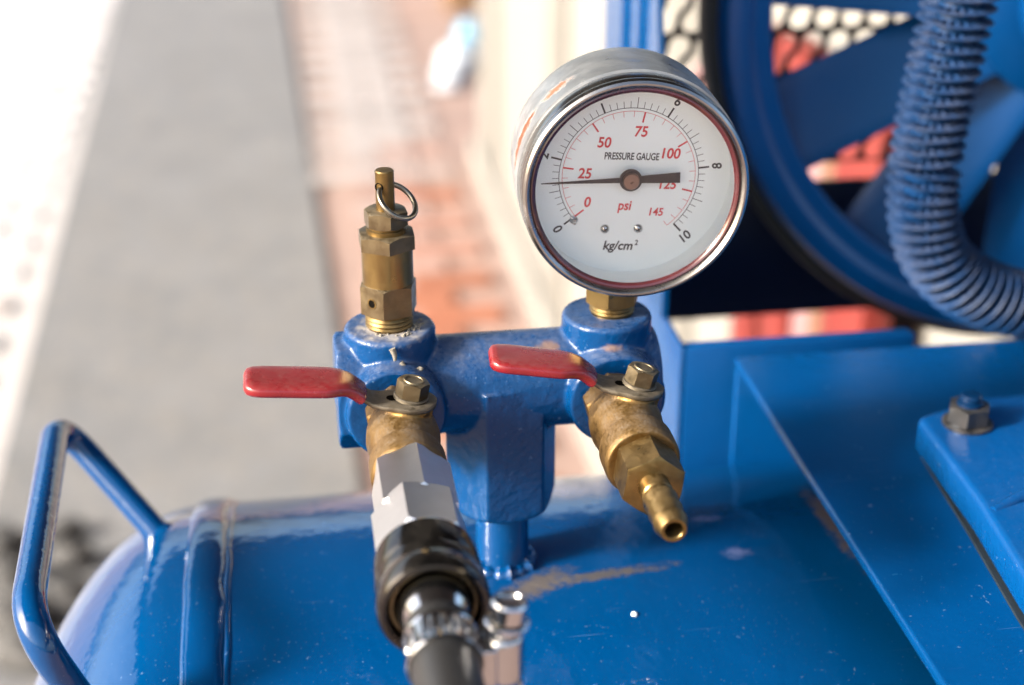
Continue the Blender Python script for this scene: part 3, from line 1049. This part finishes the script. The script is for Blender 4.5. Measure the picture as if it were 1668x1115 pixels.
for s_, x, y, h in (('0', -11.9, -7.9, 3.2), ('25', -13.1, 1.0, 3.2), ('50', -7.7, 10.4, 3.2), ('75', 3.0, 13.6, 3.2), ('100', 12.2, 6.9, 3.2), ('125', 11.8, -2.6, 3.0), ('145', 8.8, -11.2, 2.5)):
    text(s_, x, y, h, INK_RED, ROLL * 0.5, 0.92, 0.12)
for v_, s_ in ((0, '0'), (2, '2'), (4, '4'), (6, '6'), (8, '8'), (10, '10')):
    a = kg(v_)
    rt = a - math.pi / 2 if 3 < v_ < 7 else (a + math.pi / 2 if v_ != 2 else a - math.pi / 2)
    r_ = 26.2
    text(s_, r_ * math.cos(a), r_ * math.sin(a), 2.9, INK, rt, 0.95, 0.1)
text('PRESSURE GAUGE', 0.6, 6.1, 2.2, INK, ROLL * 0.4, width=16.2, shear=0.05, name='lettering')
text('psi', -0.8, -9.6, 3.1, INK_RED, ROLL * 0.4, 0.85, 0.15, name='lettering')
text('kg/cm', -2.2, -22.2, 2.9, INK, ROLL * 0.3, width=9.0, shear=0.2, name='lettering')
text('2', 3.3, -20.9, 1.7, INK, ROLL * 0.3, 0.85, 0.15, name='lettering')
for x in (-6.4, 3.6):
    c = dp(x, -16.4)
    sc_ = part('dial_screw', Geo().lathe([(1.35, 0), (1.3, 0.45), (0.95, 0.85), (0.5, 1.1), (0, 1.15)], c, -rear, 28), CHROME, dial)
    gq = Geo()
    for aa in (0.5, 0.5 + math.pi / 2):
        d1 = gx * math.cos(aa) + gup * math.sin(aa)
        d2 = -gx * math.sin(aa) + gup * math.cos(aa)
        gq.prism([(-0.75, -0.16), (0.75, -0.16), (0.75, 0.16), (-0.75, 0.16)], c - rear * 1.14, d1, d2, -rear, 0.07)
    part('cross_slot', gq, NEEDLE, dial)
part('stop_pin', Geo().lathe([(1.25, 0), (1.2, 0.5), (0.6, 0.9), (0.5, 3.2), (0.3, 3.5), (0, 3.6)], dp(-15.9, -13.4), -rear, 24), CHROME, dial)
NA = rad(182.0)
nd = gx * math.cos(NA) + gup * math.sin(NA)
nv = -gx * math.sin(NA) + gup * math.cos(NA)
NH = DC - rear * 3.4
gq = Geo().prism([(26.3, 0.1), (26.3, -0.1), (2.0, -0.85), (-2.0, -1.1), (-14.6, -1.75), (-14.6, 1.45), (-2.0, 1.0), (2.0, 0.75)], NH, nd, nv, -rear, 0.35)
needle = part('needle', gq, NEEDLE, pg)
part('needle_hub', Geo().lathe([(0, -0.1), (3.35, -0.1), (3.35, 0.6), (0, 0.6)], NH, -rear, 40), NEEDLE, needle)
part('hub_cap', Geo().lathe([(2.5, 0.5), (2.5, 1.5), (2.2, 1.9), (0.5, 1.95), (0.4, 1.6), (0, 1.6)], NH, -rear, 40), COPPER, needle)
part('arbor', Geo().lathe([(0, 0), (0.8, 0), (0.8, 3.4), (0, 3.4)], NH, rear, 20), COPPER, needle)
gq = Geo().lathe([(0, -1), (6.6, -1), (6.6, 0.4), (7.0, 1.0), (6.5, 1.6), (7.0, 2.2), (6.5, 2.8), (6.5, 4.2), (0, 4.2)], SB, Z_, 40)
part('threaded_stem', gq, BRASS, pg)
part('stem_hex', Geo().hexnut(SB, Z_, 8.6, 3.6, 13, rad(-120 + 10), up=X_), BRASS, pg)

# ------------------------------------------------------------------ pump base plate on legs over the tank
bp = thing('base_plate', 'blue folded steel base plate raised over the tank', 'base plate', (166, 532, -300))
part('top_sheet', Geo().box((166, 150, -267), (560, 532, -263)).bevel(1.1, 3), BLUE_PLATE, bp, 40)
part('leg', Geo().box((166.4, 527.5, -330), (540, 531.6, -267.2)).bevel(0.8, 2), BLUE_PLATE, bp, 40)
part('leg', Geo().box((180, 340, -305), (540, 344, -267.2)).bevel(0.8, 2), BLUE_PLATE, bp, 40)

# guard bracket just behind the plate
br = thing('guard_bracket', 'blue folded sheet bracket behind the base plate carrying the wheel guard', 'bracket', (150, 545, -316))
part('front_sheet', Geo().box((150.6, 545, -345), (244.5, 547.5, -264.5)).bevel(0.6, 2), BLUE_WHEEL, br, 40)
part('side_flange', Geo().box((148.5, 545.6, -345), (150.4, 700, -264)).bevel(0.5, 2), BLUE_GLOSS, br, 40)
part('top_lip', Geo().box((151, 547.7, -268), (244, 553, -265.2)).bevel(0.5, 2), BLUE_WHEEL, br, 40)

# wheel guard: lit side sheet, lower panel with its shade painted in, perforated sheet
gd = thing('wheel_guard', 'blue wheel guard with black perforated sheet behind the pulley', 'guard', (150, 700, -322))
part('side_sheet', Geo().prism([(604, -130), (700, -130), (700, -264), (574, -264), (574, -250)], (147.2, 0, 0), Y_, Z_, X_, 2.4).prism([(604, -130), (700, -130), (700, -20), (604, -20)], (147.2, 0, 0), Y_, Z_, X_, 2.4), BLUE_GLOSS, gd, 40)
for yy in (625, 655):
    part('side_rib', Geo().tube([(147.2, yy, -262), (147.2, yy, -22)], 2.6, 10), BLUE_GLOSS, gd)
part('lower_panel', Geo().box((158, 694, -321), (620, 697, -252)).bevel(0.6), SHADED_BLUE, gd, 40)
# perforated sheet, slanted peanut shaped holes
gq = Geo()
px, pz, sh = 12.8, 21.8, 11.4
N = 36


def hole(k):
    # two round lobes joined by a waist, slanted
    L, r0, wn = 6.2, 5.0, 3.4
    a = 2 * math.pi * k / N
    b = (L + r0) * math.sin(a)
    if abs(b) > L:
        x = math.sqrt(max(0.0, r0 * r0 - (abs(b) - L) ** 2))
    else:
        x = wn + (r0 - wn) * math.sin(abs(b) / L * math.pi / 2) ** 2
    x *= 1 if math.cos(a) >= 0 else -1
    e = Vector((sh, pz)).normalized()
    return (x * e.y + b * e.x, -x * e.x + b * e.y)


cell = [(-px / 2 - sh / 2, -pz / 2), (px / 2 - sh / 2, -pz / 2), (px / 2 + sh / 2, pz / 2), (-px / 2 + sh / 2, pz / 2)]


def cell_pt(ang):
    # walk the outline of the slanted cell from the centre along an angle
    dx, dy = math.cos(ang), math.sin(ang)
    best = 1e9
    for i in range(4):
        (x0, y0), (x1, y1) = cell[i], cell[(i + 1) % 4]
        ex, ey = x1 - x0, y1 - y0
        den = dx * ey - dy * ex
        if abs(den) < 1e-9:
            continue
        t = (x0 * ey - y0 * ex) / den
        s_ = (x0 * dy - y0 * dx) / den
        if t > 0 and -1e-6 <= s_ <= 1 + 1e-6:
            best = min(best, t)
    return dx * best, dy * best


hol = [hole(k) for k in range(N)]
angs = [math.atan2(y, x) for x, y in hol]
cor = [math.atan2(y, x) for x, y in cell]
out = [cell_pt(a) for a in angs]
for i in range(4):      # snap the nearest outline point to each cell corner
    j = min(range(N), key=lambda k: abs((angs[k] - cor[i] + math.pi) % (2 * math.pi) - math.pi))
    out[j] = cell[i]
hol = [(x * min(1, 0.915 * math.hypot(*o_) / math.hypot(x, y)), y * min(1, 0.915 * math.hypot(*o_) / math.hypot(x, y))) for (x, y), o_ in zip(hol, out)]
for r in range(15):
    for c in range(26):
        ox = 158 + c * px + (r * sh) % px
        oz = -246 + pz / 2 + r * pz
        vs = [(ox + x, 704, oz + y) for x, y in out] + [(ox + x, 704, oz + y) for x, y in hol] + [(ox + x, 705.2, oz + y) for x, y in hol]
        fs = []
        for k in range(N):
            j = (k + 1) % N
            fs += [(k, j, N + j, N + k), (N + k, N + j, 2 * N + j, 2 * N + k)]
        gq.add(vs, fs)
part('perforated_sheet', gq, MESHM, gd, smooth=False)

# ------------------------------------------------------------------ flywheel pulley
WC = Vector((344.7, 640, -153.9))
wh = thing('flywheel_pulley', 'large blue pulley wheel with fan blade spokes', 'pulley', tuple(WC))
part('rim', Geo().lathe([(137.5, 2), (139, 0.4), (146, -0.4), (149, -3.0), (154, -3.6), (157.6, -2.4), (159.5, 1.5), (160, 7), (152, 14), (158, 21), (158, 27), (150, 29), (137.5, 26)], WC, Y_, 180, True), BLUE_RIM, wh)
part('hub', Geo().lathe([(0, -14), (26, -14), (30, -12), (30, -4), (44, -2), (47, 0), (47, 24), (0, 24)], WC, Y_, 96), BLUE_WHEEL, wh)
NB = 11
for b in range(NB):
    a0 = rad(204.5 + b * 360 / NB)
    gq = Geo()
    rr = []
    for i in range(9):
        t = i / 8
        r = 44 + (139 - 44) * t
        hwid = 19.5 + 2.0 * t
        pitch = rad(28 - 8 * t)
        d = Vector((math.cos(a0), 0, math.sin(a0)))
        tg = Vector((-math.sin(a0), 0, math.cos(a0)))
        c = WC + d * r + Y_ * 13
        du = tg * math.cos(pitch) - Y_ * math.sin(pitch)
        dn = tg * math.sin(pitch) + Y_ * math.cos(pitch)
        ring = []
        for k in range(14):
            q = 2 * math.pi * k / 14
            ring.append(c + du * hwid * math.cos(q) * 1.0 + dn * (2.6 * math.sin(q) - 2.0 * math.cos(q) ** 2))
        rr.append(ring)
    gq.rings(rr)
    part('spoke_blade', gq, BLUE_WHEEL, wh, 60)
solo('drive_belt', Geo().lathe([(157, 8), (164.8, 7), (165.3, 9), (165.3, 19), (164.8, 21), (157, 20)], WC, Y_, 180, True), BELT, tuple(WC), label='black rubber drive belt around the blue pulley rim', category='belt')

# ------------------------------------------------------------------ pump foot
pf = thing('pump_crankcase', 'bright blue cast pump base bolted on the base plate', 'pump', (240, 420, -263))
gq = Geo()
gq.prism([(205.6, 449.5), (233, 460.5), (420, 466), (420, 250), (193.5, 250), (199.4, 353), (203.6, 395)], (0, 0, -262), X_, Y_, Z_, 13.2)
gq.bevel(2.4, 4)
part('foot', gq, BLUE_FOOT, pf, 40)
gq = Geo().tube([(205.5, 388, -249.6), (214, 392, -249.0), (234, 400, -247), (262, 413, -243)], lambda t: 1.5 + 1.6 * t, 14)
part('foot_rib', gq, BLUE_FOOT, pf, 50)
gq = Geo()
gq.lathe([(0, -252), (64, -252), (58, -240), (55, -215), (55, -90), (0, -90)], (318, 400, 0), Z_, 64)
gq.lathe([(0, 0), (17, 0), (17, 6), (0, 6)], (288, 536, -255), X_, 40)
gq.lathe([(0, 0), (12, 0), (12, 60), (0, 60)], (290, 536, -255), X_, 40)
gq.box((246, 432, -253), (312, 456, -241))
part('crankcase_body', gq.remesh(1.4, 5), BLUE_FOOT, pf, 70)
gq = Geo().prism([(207.0, 446), (205.2, 425), (203.0, 398), (198.4, 353), (191.0, 250), (230, 250), (230, 446)], (0, 0, -262.9), X_, Y_, Z_, 0.9)
part('gasket', gq, TAR, pf)
nt = thing('foot_nut', 'dark grey hex nut on a stud holding down the pump foot', 'nut', (220.0, 441.5, -248.9))
O = Vector((220.0, 441.5, -248.9))
part('washer', Geo().lathe([(0, 0), (8.4, 0), (8.4, 0.9), (8.0, 1.2), (0, 1.2)], O, Z_, 40), NUT_STEEL, nt)
part('hex', Geo().hexnut(O, Z_, 7.3, 1.2, 7.6, rad(-120 + 4), up=X_), NUT_STEEL, nt)
part('stud', Geo().lathe([(0, 7), (4.4, 7), (4.4, 8.6), (3.6, 9), (3.6, 10.4), (2.9, 11.2), (0, 11.5)], O, Z_, 32), STUD, nt)

# ------------------------------------------------------------------ finned cooling tube
ct = thing('cooling_tube', 'blue finned cooling tube curving down in front of the pulley', 'cooling tube', (290, 536, -255))
ctrl = [(251, 536, -80), (246, 536, -108), (242.2, 536, -129), (240, 536, -146), (238.2, 536, -162), (236.6, 536, -180), (236.4, 536, -197), (238.4, 536, -212), (243.8, 536, -226), (253.8, 536, -236.8), (267, 536, -244.6), (282, 536, -250), (300, 536, -254)]


def spline(P, n):
    P = [Vector(p) for p in P]
    out = []
    for i in range(len(P) - 1):
        p0, p1, p2, p3 = P[max(i - 1, 0)], P[i], P[i + 1], P[min(i + 2, len(P) - 1)]
        for k in range(n):
            t = k / n
            out.append(0.5 * ((2 * p1) + (p2 - p0) * t + (2 * p0 - 5 * p1 + 4 * p2 - p3) * t * t + (3 * p1 - p0 - 3 * p2 + p3) * t ** 3))
    out.append(P[-1])
    return out


path = spline(ctrl, 12)
part('core_pipe', Geo().tube(path, 7.2, 28), BLUE_FIN, ct, 60)
# one crimped fin, shared by all
SEG = 80
gq = Geo()
rr = []
for rad_, amp, zz in ((7.6, 1.15, 0.28), (9.6, 0.75, 0.28), (11.6, 0.25, 0.32), (13.3, 0.0, 0.42), (13.8, 0.0, 0.0), (13.3, 0.0, -0.42), (11.6, 0.25, -0.32), (9.6, 0.75, -0.28), (7.6, 1.15, -0.28)):
    rr.append([Vector((rad_ * math.cos(2 * math.pi * k / SEG), rad_ * math.sin(2 * math.pi * k / SEG), zz + amp * math.sin(2 * math.pi * k * 20 / SEG))) for k in range(SEG)])
gq.rings(rr, False, False)
fin_me = mesh_of('fin', gq, BLUE_FIN, Vector((0, 0, 0)), 60)
acc, step = 0.0, 4.7
base = BASE[ct]
k = 0
for i in range(1, len(path)):
    a, b = path[i - 1], path[i]
    seg_l = (b - a).length
    while acc <= seg_l:
        p = a.lerp(b, acc / seg_l)
        tdir = (b - a).normalized()
        o = bpy.data.objects.new('fin', fin_me)
        col.objects.link(o)
        o.parent = ct
        q = tdir.to_track_quat('Z', 'Y')
        wobble = Vector((random.uniform(-0.03, 0.03), random.uniform(-0.03, 0.03), 0))
        o.rotation_mode = 'QUATERNION'
        e = Matrix.Rotation(0.11 + wobble.x, 3, 'X') @ Matrix.Rotation(wobble.y, 3, 'Y') @ Matrix.Rotation(k * 0.37, 3, 'Z')
        o.rotation_quaternion = q @ e.to_quaternion()
        o.location = (p - base) * S
        acc += step
        k += 1
    acc -= seg_l

# small fitting at the upper right
ft = thing('pipe_fitting', 'small blue threaded pipe fitting at the upper right edge', 'pipe fitting', (268, 500, -128))
O = Vector((266.5, 500, -122))
part('thread', Geo().lathe([(0, 8)] + [(4.6 + (0.5 if i % 2 else 0), 8 + i * 0.9) for i in range(16)] + [(0, 23)], O, Vector((0.25, 0, 1)), 28), BLUE_FOOT, ft)
part('fitting_nut', Geo().hexnut(O, Vector((0.25, 0, 1)), 8.5, 0, 9, 0.3, up=X_), BLUE_FOOT, ft)
part('tail_pipe', Geo().lathe([(0, -14), (4.2, -14), (4.2, 1), (0, 1)], O, Vector((0.25, 0, 1)), 28), BLUE_FOOT, ft)
